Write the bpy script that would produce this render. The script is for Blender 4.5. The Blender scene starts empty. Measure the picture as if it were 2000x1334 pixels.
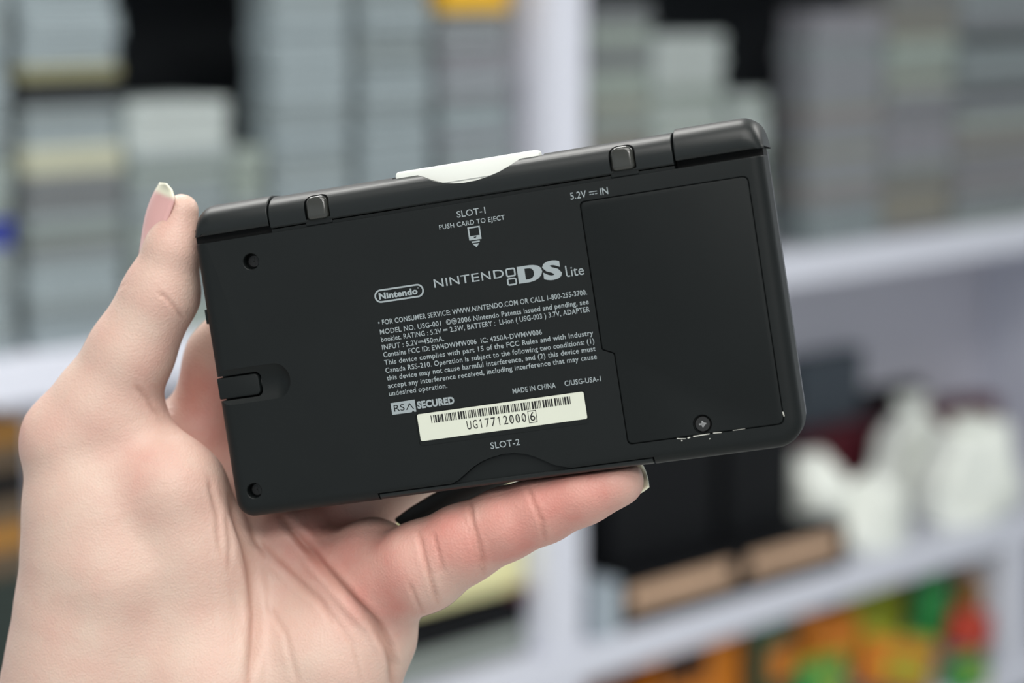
import bpy, bmesh, math, random
import numpy as np
from mathutils import Matrix, Vector
random.seed(7)
C = bpy.context.scene.collection
SC = bpy.context.scene
FPX, CX, CY = 4505.0, 1000.0, 667.0          # 50 mm lens on a 22.2 mm sensor, 2000 px wide
# ------------------------------------------------------------------ camera
PITCH = math.radians(9.0)
cam_d = bpy.data.cameras.new('camera'); cam = bpy.data.objects.new('camera', cam_d); C.objects.link(cam)
cam_d.sensor_width = 22.2; cam_d.lens = FPX*22.2/2000.0
cam_d.clip_start = 0.02; cam_d.clip_end = 60
cam.matrix_world = Matrix.Translation((0, 0, 1.5)) @ Matrix.Rotation(math.pi/2-PITCH, 4, 'X')
CAMM = cam.matrix_world.copy()
cam_d.dof.use_dof = True; cam_d.dof.focus_distance = 0.522; cam_d.dof.aperture_fstop = 5.6
SC.camera = cam
# ------------------------------------------------------------------ world, lights, exposure
SC.view_settings.view_transform = 'Standard'; SC.view_settings.look = 'None'
SC.view_settings.gamma = 1.0; SC.view_settings.exposure = 0.27
w = bpy.data.worlds.new('world'); SC.world = w; w.use_nodes = True
w.node_tree.nodes['Background'].inputs[0].default_value = (0.88, 0.96, 1.0, 1)
w.node_tree.nodes['Background'].inputs[1].default_value = 0.52
def area(name, loc, size, power, col=(1, .98, .94), target=None):
    l = bpy.data.lights.new(name, 'AREA'); l.shape = 'RECTANGLE'; l.size, l.size_y = size
    l.energy = power; l.color = col
    o = bpy.data.objects.new(name, l); o.location = loc; C.objects.link(o)
    if target is not None:
        o.rotation_euler = (Vector(target)-Vector(loc)).to_track_quat('-Z', 'Y').to_euler()
    return o
area('ceiling_and_fill_light', (0.1, -0.25, 2.66), (1.2, 1.2), 20)
area('ceiling_and_fill_light', (0.3, -1.6, 2.66), (1.4, .8), 34)  # added fill without a fixture, brightens the shelf fronts from behind the camera
area('ceiling_and_fill_light', (-0.5, 1.7, 2.66), (1.2, .6), 22)
area('ceiling_and_fill_light', (1.7, 1.9, 2.66), (1.2, .6), 22)

# ------------------------------------------------------------------ materials
def mat(name, col, rough=.5, spec=.5, metal=0, noise=None, bump=None, sss=0, coat=0, emit=None):
    m = bpy.data.materials.new(name); m.use_nodes = True
    nt = m.node_tree; b = nt.nodes['Principled BSDF']
    b.inputs['Base Color'].default_value = (*col, 1); b.inputs['Roughness'].default_value = rough
    b.inputs['Specular IOR Level'].default_value = spec; b.inputs['Metallic'].default_value = metal
    b.inputs['Coat Weight'].default_value = coat
    if sss:
        b.inputs['Subsurface Weight'].default_value = sss
    if emit:
        b.inputs['Emission Color'].default_value = (*col, 1); b.inputs['Emission Strength'].default_value = emit
    tc = nt.nodes.new('ShaderNodeTexCoord')
    if noise:                                     # (scale, amount)
        n = nt.nodes.new('ShaderNodeTexNoise'); n.inputs['Scale'].default_value = noise[0]; n.inputs['Detail'].default_value = 5
        nt.links.new(tc.outputs['Object'], n.inputs['Vector'])
        mx = nt.nodes.new('ShaderNodeMix'); mx.data_type = 'RGBA'
        mx.inputs[6].default_value = (*[c*(1-noise[1]) for c in col], 1); mx.inputs[7].default_value = (*[min(1, c*(1+noise[1])) for c in col], 1)
        nt.links.new(n.outputs['Fac'], mx.inputs[0]); nt.links.new(mx.outputs[2], b.inputs['Base Color'])
    if bump:                                      # (scale, strength, distance)
        n = nt.nodes.new('ShaderNodeTexNoise'); n.inputs['Scale'].default_value = bump[0]; n.inputs['Detail'].default_value = 3
        nt.links.new(tc.outputs['Object'], n.inputs['Vector'])
        bp = nt.nodes.new('ShaderNodeBump'); bp.inputs['Strength'].default_value = bump[1]; bp.inputs['Distance'].default_value = bump[2]
        nt.links.new(n.outputs['Fac'], bp.inputs['Height']); nt.links.new(bp.outputs[0], b.inputs['Normal'])
    return m
M_SHELL = mat('matte_black_plastic', (.0050, .0068, .0070), .50, .24, noise=(60, .18), bump=(9000, .25, .00003))
M_COVER = mat('battery_cover_plastic', (.0045, .0062, .0064), .52, .22, noise=(60, .18), bump=(9000, .25, .00003))
M_HINGE = mat('satin_hinge_plastic', (.0065, .0088, .0092), .42, .36, bump=(7000, .2, .00003))
M_GLOSS = mat('glossy_black_plastic', (.03, .031, .028), .12, .6)
M_LID = mat('black_lid_plastic', (.010, .011, .012), .22, .5)
M_PIT = mat('hinge_gap_shade', (.004, .004, .004), .6, .2)
M_SCREW = mat('worn_screw_metal', (.30, .30, .30), .4, .5, .5, noise=(900, .5))
M_DSCREW = mat('dark_screw_metal', (.03, .03, .03), .4, .5, .6)
M_INK = mat('silver_ink', (.29, .33, .345), .55, .3)
M_STICK = mat('cream_label_paper', (.62, .64, .545), .5, .4, noise=(120, .03))
M_BINK = mat('black_label_ink', (.015, .015, .015), .5, .3)
M_CHIP = mat('bare_plastic_scuff', (.55, .55, .50), .5, .3)
M_CARD = mat('white_card_plastic', (.80, .82, .77), .32, .5)
M_STRAP = mat('black_strap', (.012, .014, .014), .55, .4, noise=(300, .2))
M_STRAPE = mat('strap_end', (.05, .058, .048), .4, .5)

# ------------------------------------------------------------------ mesh helpers
def link(name, me, mats, parent=None, smooth=None):
    o = bpy.data.objects.new(name, me); C.objects.link(o)
    for m in (mats if isinstance(mats, (list, tuple)) else [mats]):
        me.materials.append(m)
    if parent is not None: o.parent = parent
    if smooth:
        smooth_by_angle(me, smooth)
    return o
def smooth_by_angle(me, deg):
    bm = bmesh.new(); bm.from_mesh(me); ang = math.radians(deg)
    for f in bm.faces: f.smooth = True
    for e in bm.edges:
        e.smooth = not (len(e.link_faces) == 2 and e.calc_face_angle(0) > ang)
    bm.to_mesh(me); bm.free()
def tag(o, label=None, cat=None, group=None, kind=None):
    for k, v in (('label', label), ('category', cat), ('group', group), ('kind', kind)):
        if v: o[k] = v
    return o
def empty(name, M=None, loc=(0, 0, 0)):
    o = bpy.data.objects.new(name, None); o.empty_display_size = .02; C.objects.link(o)
    if M is not None: o.matrix_world = M
    else: o.location = loc
    return o
def bm_mesh(bm, name):
    bmesh.ops.recalc_face_normals(bm, faces=bm.faces)
    me = bpy.data.meshes.new(name); bm.to_mesh(me); bm.free(); return me
def rings_mesh(rings, name, cap0=True, cap1=True, S=.001):
    bm = bmesh.new(); vs = [[bm.verts.new((p[0]*S, p[1]*S, p[2]*S)) for p in r] for r in rings]
    n = len(rings[0])
    for a, b in zip(vs[:-1], vs[1:]):
        for i in range(n):
            j = (i+1) % n
            bm.faces.new((a[i], a[j], b[j], b[i]))
    if cap0: bm.faces.new(vs[0])
    if cap1: bm.faces.new(list(reversed(vs[-1])))
    return bm_mesh(bm, name)
def rrect(x0, x1, y0, y1, r, seg=8):
    """counter-clockwise rounded rectangle; r = radius or four radii (bl, br, tr, tl)"""
    rs = [r]*4 if not isinstance(r, (list, tuple)) else r
    out = []
    for (cx, cy, sx, sy, a0), q in zip(((x0, y0, 1, 1, 180), (x1, y0, -1, 1, 270), (x1, y1, -1, -1, 0), (x0, y1, 1, -1, 90)), rs):
        for k in range(seg+1):
            a = math.radians(a0+90*k/seg)
            out.append((cx+sx*q+q*math.cos(a), cy+sy*q+q*math.sin(a)))
    return out
def offset_poly(pts, d):
    """move every edge of a ccw polygon inwards by d"""
    n = len(pts); out = []
    for i in range(n):
        p0, p1, p2 = pts[i-1], pts[i], pts[(i+1) % n]
        def ln(a, b):
            dx, dy = b[0]-a[0], b[1]-a[1]; l = math.hypot(dx, dy); nx, ny = -dy/l, dx/l
            return (a[0]+nx*d, a[1]+ny*d, dx/l, dy/l)
        a, b = ln(p0, p1), ln(p1, p2)
        den = a[2]*b[3]-a[3]*b[2]
        if abs(den) < 1e-6: out.append((b[0], b[1])); continue
        t = ((b[0]-a[0])*b[3]-(b[1]-a[1])*b[2])/den
        out.append((a[0]+a[2]*t, a[1]+a[3]*t))
    return out
def round_poly(pts, r, seg=5):
    n = len(pts); out = []
    rr = r if isinstance(r, (list, tuple)) else [r]*n
    for i in range(n):
        p0, p1, p2 = [Vector(pts[k % n]) for k in (i-1, i, i+1)]
        q = rr[i]
        if q <= 0: out.append(tuple(p1)); continue
        u, v = (p0-p1).normalized(), (p2-p1).normalized()
        th = u.angle(v)/2; d = min(q/math.tan(th), (p0-p1).length*.45, (p2-p1).length*.45)
        a, b = p1+u*d, p1+v*d
        for k in range(seg+1):
            t = k/seg; out.append(tuple(a*(1-t)**2+p1*2*t*(1-t)+b*t*t))
    return out
def prism(name, poly, z0, z1, S=.001):
    return rings_mesh([[(x, y, z1) for x, y in poly], [(x, y, z0) for x, y in poly]], name, S=S)
def cut(o, cutters, solver='EXACT'):
    for me in cutters:
        c = bpy.data.objects.new('cutter', me); C.objects.link(c)
        md = o.modifiers.new('b', 'BOOLEAN'); md.operation = 'DIFFERENCE'; md.solver = solver; md.object = c
        mt = o.matrix_world.copy(); par = o.parent
        o.parent = None; o.matrix_world = Matrix(); bpy.context.view_layer.update()
        new = bpy.data.meshes.new_from_object(o.evaluated_get(bpy.context.evaluated_depsgraph_get()))
        o.modifiers.clear(); o.data = new; o.parent = par
        bpy.data.objects.remove(c)
def box_mesh(x0, x1, y0, y1, z0, z1, bev=0, S=.001, name='box', seg=2):
    bm = bmesh.new()
    bmesh.ops.create_cube(bm, size=1)
    for v in bm.verts:
        v.co = ((x0 if v.co.x < 0 else x1)*S, (y0 if v.co.y < 0 else y1)*S, (z0 if v.co.z < 0 else z1)*S)
    if bev: bmesh.ops.bevel(bm, geom=bm.edges[:], offset=bev*S, segments=seg, affect='EDGES', profile=.5)
    return bm_mesh(bm, name)
def cyl_mesh(x, y, z0, z1, r0, r1=None, n=40, S=.001):
    r1 = r0 if r1 is None else r1
    return rings_mesh([[(x+r*math.cos(2*math.pi*k/n), y+r*math.sin(2*math.pi*k/n), z) for k in range(n)] for r, z in ((r1, z1), (r0, z0))], 'cyl', S=S)
def join_meshes(mes, name):
    bm = bmesh.new()
    for m in mes: bm.from_mesh(m)
    me = bpy.data.meshes.new(name); bm.to_mesh(me); bm.free(); return me

# ------------------------------------------------------------------ the handheld console (local millimetres, back face towards +Z)
RL = Matrix(((0.96769045, -0.15102721, -0.20190587), (0.13962576, 0.98775171, -0.06965065), (0.20995201, 0.03920901, 0.97692518)))
TL = Vector((-4.2233, 0.1636, -518.698))
MD = CAMM @ (Matrix.Translation(TL*.001) @ RL.to_4x4())
console = empty('handheld_console', MD)
tag(console, 'black handheld game console, back side out, with grey print and cream barcode sticker', 'game console')

XL, XR, YB, YT = -66.6, 65.9, -32.5, 31.8
def shell_ring(d, z, top):
    return [(x, y, z) for x, y in rrect(XL+d, XR-d, YB+d, YT-top, (max(4.2-d, .6), max(6.2-d, .8), .35, .35))]
rs = []
R0 = 3.0
for k in range(9):
    a = math.radians(90*k/8)
    rs.append(shell_ring(R0*(1-math.sin(a)), -R0*(1-math.cos(a))*.9, .12*(1-math.sin(a))))
rs.append(shell_ring(0, -11.3, 0)); rs.append(shell_ring(.4, -11.8, 0))
shell = link('shell', rings_mesh(rs, 'shell'), M_SHELL, console)
batt = [(24.3, 27.75), (24.3, -5.4), (26.9, -6.6), (26.9, -27.15), (61.95, -27.15), (61.95, 27.75)]
br = [1.2, .7, .7, 1.2, 1.5, 1.5]
arch = [(-14.5, -30.7), (-13, -30.2), (-11, -28.9), (-9, -27.6), (-6.8, -26.6), (-4.5, -26.0), (-1.8, -25.6), (1, -25.7), (3.6, -26.3), (5.6, -27.2), (7.6, -28.4), (9.4, -29.5), (11.6, -30.3), (13, -30.7), (13, -34), (-14.5, -34)]
arch = [(x, y) for x, y in reversed(arch)]
def ellipsoid(c, r, name='e', S=.001):
    bm = bmesh.new(); bmesh.ops.create_uvsphere(bm, u_segments=48, v_segments=24, radius=1)
    for v in bm.verts: v.co = Vector(((c[0]+v.co.x*r[0])*S, (c[1]+v.co.y*r[1])*S, (c[2]+v.co.z*r[2])*S))
    return bm_mesh(bm, name)
def scoop_cut():
    rings = []
    for x, r in [(-75, 5.6)]+[(-52.3+5.6*math.sin(math.radians(a)), 5.6*math.cos(math.radians(a))) for a in range(0, 90, 8)]+[(-46.65, .15)]:
        rings.append([(x, -1.95+r*math.cos(2*math.pi*k/40)*1.08, 4.1+r*math.sin(2*math.pi*k/40)) for k in range(40)])
    return rings_mesh(rings, 'c')
cut(shell, [
    prism('c', round_poly(offset_poly(batt, -.17), br), -.9, 2),
    cyl_mesh(-53.5, 25.95, -3.4, 2, 1.85), cyl_mesh(-61.3, -26.4, -3.4, 2, 1.75), cyl_mesh(-53.5, 25.95, -.2, .3, 1.8, 2.35), cyl_mesh(-61.3, -26.4, -.2, .3, 1.7, 2.25),
    box_mesh(-32.2, 32.2, -40, -30.75, -9, 3),
    prism('c', arch, -1.5, 3),
    scoop_cut(),
    prism('c', rrect(-80, -55.8, -4.95, .75, (.01, 1.3, 1.3, .01)), -6, 3),
    prism('c', rrect(-20.6, 19.0, -21.45, -13.9, .8), -.22, 3)])
smooth_by_angle(shell.data, 28)
# the screws in the two screw holes
for x, y in ((-53.5, 25.95), (-61.3, -26.4)):
    h = link('screw', join_meshes([cyl_mesh(x, y, -3.3, -2.5, 1.5, 1.3), box_mesh(x-.9, x+.9, y-.18, y+.18, -2.5, -2.42), box_mesh(x-.18, x+.18, y-.9, y+.9, -2.5, -2.42)], 's'), M_DSCREW, console)
# battery cover with its screw
cov = []
for d, z in ((.28, 0.0), (.13, -.05), (.05, -.2), (.05, -.8)):
    cov.append([(x, y, z) for x, y in round_poly(offset_poly(batt, d), br)])
cover = link('battery_cover', rings_mesh(cov, 'cover'), M_COVER, console)
cut(cover, [cyl_mesh(44.05, -24.9, -2, 2, 2.0, 2.3)])
smooth_by_angle(cover.data, 30)
sc = link('screw', join_meshes([cyl_mesh(44.05, -24.9, -.85, -.25, 1.9, 1.6)], 's'), M_DSCREW, cover)
link('cross_slot', join_meshes([box_mesh(44.05-.8, 44.05+.8, -25.08, -24.72, -.26, -.2), box_mesh(44.05-.18, 44.05+.18, -25.6, -24.2, -.26, -.2),
     cyl_mesh(44.15, -24.95, -.26, -.21, .45)], 's'), M_SCREW, sc)
# slot two cover: strip along the lower edge with a finger scoop
sr = []
for k in range(8):
    a = math.radians(90*k/7); q = 2.5
    sr.append([(-31.75, -32.45+q*(1-math.sin(a))), -.45-q*(1-math.cos(a))])
prof = [(-20, -1.6), (-30.0, -1.6), (-30.95, -1.6), (-30.95, -.62), (-31.12, -.42), (-31.35, -.45)] + [(-31.35-1.05*math.sin(math.radians(a)), -.45-2.2*(1-math.cos(math.radians(a)))) for a in range(15, 91, 15)] + [(-32.4, -8.5), (-20, -8.5)]
slotc = link('slot_cover', rings_mesh([[(x, y, z) for y, z in prof] for x in (-31.8, 31.8)], 'sc'), M_HINGE, console, 30)
link('scoop', prism('sp', [(x*.985, max(y-.15, -31.0)) for x, y in arch], -1.58, -1.1), M_SHELL, slotc, 30)
# hinge: centre barrel carried by the base, two end barrels of the lid
def barrel_profile(dy=0, top=40.3, zt=.15):
    p = [(33.15+dy, -6), (32.95+dy, -.9), (33.05+dy, -.35), (33.4+dy, -.05), (34.5, .12)]
    for k in range(0, 13):
        a = math.radians(90*k/12)
        p.append((35.6+(top-35.6)*math.sin(a), zt-7.4*(1-math.cos(a))))
    for k in range(1, 8):
        a = math.radians(90*k/7)
        p.append((35.6+(top-35.6)*math.cos(a), -12.5-7.5*math.sin(a)))
    p.append((33.15+dy, -20)); return p
def barrel(name, x0, x1, r0, r1, top, m, parent, dy=0):
    pr = barrel_profile(dy, top); rings = []
    sts = [(x0+r0*(1-math.cos(math.radians(15*k))), r0*(1-math.sin(math.radians(15*k)))) for k in range(7)]
    sts += [(x1-r1*(1-math.cos(math.radians(15*k))), r1*(1-math.sin(math.radians(15*k)))) for k in range(6, -1, -1)]
    for x, t in sts:
        rings.append([(x, max(y-t, 33.4) if y > 34 else y, z-t*.45 if z > -9 else z+t*.3) for y, z in pr])
    return link(name, rings_mesh(rings, name), m, parent)
lid = link('lid', rings_mesh([[(x, y, z) for x, y in rrect(XL+.5+d, XR-.5-d, YB+.5+d, 33.0, (4, 6, .3, .3))] for d, z in ((0, -12.3), (0, -19.5), (.5, -20.9), (1.6, -21.5))], 'lid'), M_LID, console, 30)
capl = barrel('hinge_knuckle', -66.55, -47.95, 4.6, -0+.25, 40.35, M_HINGE, lid, .35)
capr = barrel('hinge_knuckle', 46.75, 66.2, .25, 4.6, 40.65, M_HINGE, lid, .4)
for o in (capl, capr): smooth_by_angle(o.data, 35)
mid = barrel('hinge_barrel', -47.6, 46.3, .3, .3, 39.95, M_HINGE, console, -.35)
notch = [(-12.6, 39.6), (-11.0, 38.9), (-9.3, 37.95), (-7, 37.0), (-4.2, 36.35), (-1.2, 36.05), (1.7, 36.15), (4.6, 36.6), (7.2, 37.3), (9.5, 38.3), (11.8, 39.6), (12.5, 45), (-13, 45)]
pad_c = [(-36.0, 35.85), (35.1, 35.95)]
cutters = [prism('c', notch, -4.2, 3), box_mesh(-17.95, 16.15, 22, 50, -8.3, -4.15), box_mesh(-18.6, 16.9, 39.55, 50, -30, 3)]
tilt = Matrix.Rotation(math.radians(-7), 4, 'X')
for px_, py_ in pad_c:
    c = prism('c', rrect(-2.95, 2.95, -3.2, 3.1, (1.2, 1.2, 2.0, 2.0)), -2.4, 3)
    c.transform(Matrix.Translation((px_*.001, py_*.001, 0)) @ tilt); cutters.append(c)
cut(mid, cutters); smooth_by_angle(mid.data, 32)
for px_, py_ in pad_c:
    rr = []
    for k in range(7):
        a = math.radians(90*k/6); d = 1.15*(1-math.sin(a))
        rr.append([(x, y, .42-1.15*(1-math.cos(a))) for x, y in rrect(-2.6+d, 2.6-d, -2.75+d, 2.7-d, (max(1-d, .2), max(1-d, .2), max(1.8-d, .3), max(1.8-d, .3)))])
    rr.append([(x, y, -2.2) for x, y in rrect(-2.6, 2.6, -2.75, 2.7, (1, 1, 1.8, 1.8))])
    me = rings_mesh(rr, 'pad'); me.transform(Matrix.Translation((px_*.001, py_*.001, 0)) @ tilt)
    link('hinge_button', me, M_GLOSS, mid, 40)
# sunken ledge between base plate and barrel, with the two little tongues under the glossy buttons
link('hinge_ledge', join_meshes([box_mesh(-47.6, 46.3, 31.0, 32.45, -4, -.55, .1), box_mesh(-39.2, -32.9, 31.9, 33.4, -3, -.25, .2), box_mesh(32.0, 38.3, 31.9, 33.4, -3, -.25, .2)], 'l'), M_SHELL, console)
link('hinge_gap', box_mesh(-66.45, -47.8, 31.0, 35, -12, -2.4), M_PIT, console); link('hinge_gap', box_mesh(46.6, 65.8, 31.0, 35, -12, -3.4), M_PIT, console)  # black blocks stand in for the shade inside the open hinge gaps
# volume slider on the left edge
link('volume_slider', box_mesh(-67.3, -66.2, 13.2, 16.6, -5.5, -2.5, .2), M_SHELL, console)
# small bright scuffs along the lower edge of the battery cover
sm = []
for x0, y0, x1, y1, wd in ((37.9, -27.35, 39.9, -27.65, .2), (41.6, -27.35, 45.3, -27.25, .24), (46.1, -27.2, 48.0, -27.3, .18), (40.3, -27.55, 40.9, -27.45, .3), (45.0, -28.4, 45.3, -28.3, .2), (50.5, -27.2, 53.3, -27.15, .08), (62.0, -24.6, 62.15, -25.6, .28), (38.8, -27.9, 39.1, -28.0, .3)):
    d = Vector((x1-x0, y1-y0)).normalized(); n = Vector((-d.y, d.x))*wd/2
    P = [(x0+n.x, y0+n.y), (x0-n.x, y0-n.y), (x1-n.x*.6, y1-n.y*.6), (x1+n.x*.6, y1+n.y*.6)]
    sm.append(prism('m', P, -.25, .02))
link('scuff_marks', join_meshes(sm, 'm'), M_CHIP, console)

# ---- printing
def text_mesh(s, x0, x1, yb, h, z=.02, bold=0.0, cap=.682, slant=0, ref=None):
    """text fitted between x0 and x1 with cap height h, baseline yb"""
    cu = bpy.data.curves.new('t', 'FONT'); cu.body = s; cu.size = 1; cu.offset = bold; cu.resolution_u = 3; cu.space_character = 1.06 if x1 is not None and len(s) > 3 else 1; cu.shear = slant
    o = bpy.data.objects.new('t', cu); C.objects.link(o); bpy.context.view_layer.update()
    me = bpy.data.meshes.new_from_object(o.evaluated_get(bpy.context.evaluated_depsgraph_get()))
    bpy.data.objects.remove(o); bpy.data.curves.remove(cu)
    xs = [v.co.x for v in me.vertices]; a, b = min(xs), max(xs)
    sx = (x1-x0)/(b-a) if x1 is not None else h/cap; sy = h/cap
    for v in me.vertices:
        v.co = Vector(((x0+(v.co.x-a)*sx)*.001, (yb+v.co.y*sy)*.001, z*.001))
    me.materials.clear(); return me
def flat(polys, z=.02):
    """filled polygons with optional hole: (outer, inner)"""
    mes = []
    for outer, inner in polys:
        bm = bmesh.new()
        if inner is None:
            bm.faces.new([bm.verts.new((x*.001, y*.001, z*.001)) for x, y in outer])
        else:
            a = [bm.verts.new((x*.001, y*.001, z*.001)) for x, y in outer]; b = [bm.verts.new((x*.001, y*.001, z*.001)) for x, y in inner]
            n = len(a)
            for i in range(n): bm.faces.new((a[i], a[(i+1) % n], b[(i+1) % n], b[i]))
        bmesh.ops.recalc_face_normals(bm, faces=bm.faces)
        me = bpy.data.meshes.new('f'); bm.to_mesh(me); bm.free(); mes.append(me)
    return mes
def ink(name, mes, parent=None, m=M_INK, label=None):
    o = link(name, join_meshes(mes, name), m, parent or console)
    for p in o.data.polygons: pass
    if label: o['label'] = label
    return o
B = .012
lines = [('• FOR CONSUMER SERVICE: WWW.NINTENDO.COM OR CALL 1-800-255-3700.', -25.84, 22.8, 7.2),
 ('MODEL NO. USG-001  ©ⓜ2006 Nintendo Patents issued and pending, see', -25.74, 22.86, 5.07),
 ('booklet. RATING : 5.2V ⎓ 2.3W, BATTERY :  Li-ion ( USG-003 ) 3.7V, ADAPTER', -25.74, 22.87, 3.35),
 ('INPUT : 5.2V⎓450mA.', -25.82, -11.23, 1.55),
 ('Contains FCC ID: EW4DWMW006  IC: 4250A-DWMW006', -25.78, 11.31, -.15),
 ('This device complies with part 15 of the FCC Rules and with Industry', -25.85, 22.82, -1.93),
 ('Canada RSS-210. Operation is subject to the following two conditions: (1)', -25.87, 22.78, -3.75),
 ('this device may not cause harmful interference, and (2) this device must', -25.83, 22.79, -5.5),
 ('accept any interference received, including interference that may cause', -25.84, 22.83, -7.28),
 ('undesired operation.', -25.88, -12.14, -9.05),
 ('MADE IN CHINA', 2.65, 12.61, -12.4), ('C/USG-USA-1', 14.68, 22.98, -12.33)]
ink('regulation_text', [text_mesh(s, a, b, y, 1.12, bold=B) for s, a, b, y in lines])
ink('slot_text', [text_mesh('SLOT-1', -3.9, 2.74, 28.55, 1.42, bold=B*.6), text_mesh('PUSH CARD TO EJECT', -8.36, 6.9, 26.5, 1.05, bold=B*.6)], label='lettering above the eject symbol')
ink('slot_text', [text_mesh('SLOT-2', -4.3, 2.51, -24.1, 1.42, bold=B*.6)], label='lettering above the finger scoop')
ink('voltage_text', [text_mesh('5.2V', 22.35, 25.95, 28.62, 1.5, bold=B*.5), text_mesh('IN', 29.15, 30.9, 28.6, 1.5, bold=B*.5)] +
    flat([([(26.65, 29.55), (28.45, 29.55), (28.45, 29.7), (26.65, 29.7)], None)] + [([(26.65+k*.66, 29.0), (27.12+k*.66, 29.0), (27.12+k*.66, 29.15), (26.65+k*.66, 29.15)], None) for k in range(3)]))
def rr_ring(x0, x1, y0, y1, r, t):
    return (rrect(x0, x1, y0, y1, r, 8), rrect(x0+t, x1-t, y0+t, y1-t, max(r-t, .05), 8))
# eject symbol
ink('eject_symbol', flat([([(-1.95, 26.03), (-1.95, 23.05), (.92, 23.05), (.92, 26.03)], [(-1.62, 25.72), (-1.62, 23.98), (.6, 23.98), (.6, 25.72)]),
     ([(-1.42, 22.42), (.38, 22.42), (.45, 22.78), (-1.5, 22.78)], None), ([(-1.3, 22.18), (-.52, 21.35), (.25, 22.18)], None)]) +
     [m for m in flat([([(-.88, 23.72), (-.52, 23.36), (-.16, 23.72)], None)], .02)][:0])
ink('eject_arrow', flat([([(-.92, 23.74), (-.52, 23.32), (-.12, 23.74)], None)], .035), m=M_SHELL)
# oval logo
ink('oval_logo', flat([rr_ring(-25.75, -14.1, 12.15, 15.2, 1.5, .38)]) + [text_mesh('Nintendo', -24.7, -15.6, 13.0, 1.32, bold=.045),
    text_mesh('®', -15.55, -15.15, 14.1, .3)])
# word mark: wide letters, the two small screens, DS, Lite
mk = [text_mesh(ch, x0, x1, 13.75, 1.85, bold=.004) for ch, x0, x1 in (('N', -11.55, -9.35), ('I', -8.75, -8.42), ('N', -7.85, -5.65), ('T', -5.3, -3.2), ('E', -2.75, -1.0), ('N', -.45, 1.65), ('D', 2.35, 4.75))]
mk += flat([rr_ring(5.2, 7.45, 13.62, 15.62, .5, .36), rr_ring(5.2, 7.45, 11.68, 13.38, .5, .36)])
# D
Do = [(7.85, 11.8), (10.2, 11.8), (11.4, 11.95), (12.4, 12.35), (13.15, 13.0), (13.5, 13.8), (13.35, 14.6), (12.7, 15.2), (11.7, 15.5), (10.6, 15.6), (7.85, 15.6), (7.85, 15.6)]
Di = [(9.55, 12.5), (10.2, 12.5), (10.75, 12.6), (11.2, 12.85), (11.5, 13.25), (11.6, 13.8), (11.5, 14.3), (11.2, 14.7), (10.8, 14.88), (10.3, 14.95), (9.55, 14.95), (9.55, 14.95)]
mk += flat([(Do, Di)]) + [text_mesh('S', 13.6, 17.9, 11.85, 3.72, bold=.05)]
mk += [text_mesh('Lite'[1:], 19.95, 22.85, 11.72, 2.2, bold=-.0)] + flat([([(18.75, 14.25), (18.75, 12.1), (19.05, 11.72), (19.6, 11.72), (19.6, 12.0), (19.15, 12.0), (19.05, 12.15), (19.05, 14.25)], None)])
ink('word_mark', mk)
# security badge
ink('security_badge', flat([([(-25.85, -10.72), (-25.85, -13.42), (-21.2, -13.42), (-20.9, -13.0), (-20.6, -13.42), (-20.15, -13.42), (-20.15, -10.65)], None)]) + [text_mesh('SECURED', -19.75, -11.0, -12.78, 1.5, bold=.05)])
ink('badge_letters', [text_mesh('RS', -25.25, -22.75, -12.75, 1.45, z=.035), *flat([([(-22.45, -12.75), (-21.55, -11.3), (-21.4, -11.3), (-20.55, -12.75), (-20.8, -12.75), (-21.48, -11.6), (-22.2, -12.75)], None)], .035)], m=M_SHELL)
# sticker with the bar code
stk = link('barcode_sticker', rings_mesh([[(x, y, z) for x, y in rrect(-20.2+d, 18.6-d, -20.3+d, -14.1-d, .45)] for d, z in ((.06, -.10), (0, -.13), (0, -.215))], 'stk'), M_STICK, console)
C39 = {'0': 'nnnwwnwnn', '1': 'wnnwnnnnw', '2': 'nnwwnnnnw', '6': 'nnwwwnnnn', '7': 'nnnwnnwnw', 'G': 'nnnnnwwnw', 'U': 'wwnnnnnnw', '*': 'nwnnwnwnn'}
seq = []; pos = 0
for ch in '*UG177120006*':
    for k, e in enumerate(C39[ch]):
        wd = 2.2 if e == 'w' else 1
        if k % 2 == 0: seq.append((pos, wd))
        pos += wd
    pos += 1
u = (15.4+17.05)/(pos-1)
ink('barcode', flat([([(-17.05+p*u, -16.5), (-17.05+(p+q*.97)*u, -16.5), (-17.05+(p+q*.97)*u, -14.75), (-17.05+p*u, -14.75)], None) for p, q in seq], -.05), stk, M_BINK)
sp = []
sx = -9.0
for ch in 'UG17712000':
    wd = 1.02
    if ch == '1': sp += flat([([(sx+.42, -19.05), (sx+.60, -19.05), (sx+.60, -17.1), (sx+.47, -17.1), (sx+.12, -17.42), (sx+.12, -17.6), (sx+.42, -17.4)], None)], -.05)
    else: sp.append(text_mesh(ch, sx, sx+wd, -19.05, 1.95, z=-.05))
    if ch == '0': sp += flat([([(sx+.25, -18.75), (sx+.33, -18.8), (sx+.78, -17.4), (sx+.70, -17.35)], None)], -.08)
    sx += 1.42
sp += [text_mesh('6', 5.72, 6.85, -19.05, 1.95, z=-.05)]
sp += flat([([(5.3, -19.5), (7.25, -19.5), (7.25, -16.75), (5.3, -16.75)], [(5.44, -19.36), (7.11, -19.36), (7.11, -16.89), (5.44, -16.89)])], -.05)
ink('serial_number', sp, stk, M_BINK)
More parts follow.
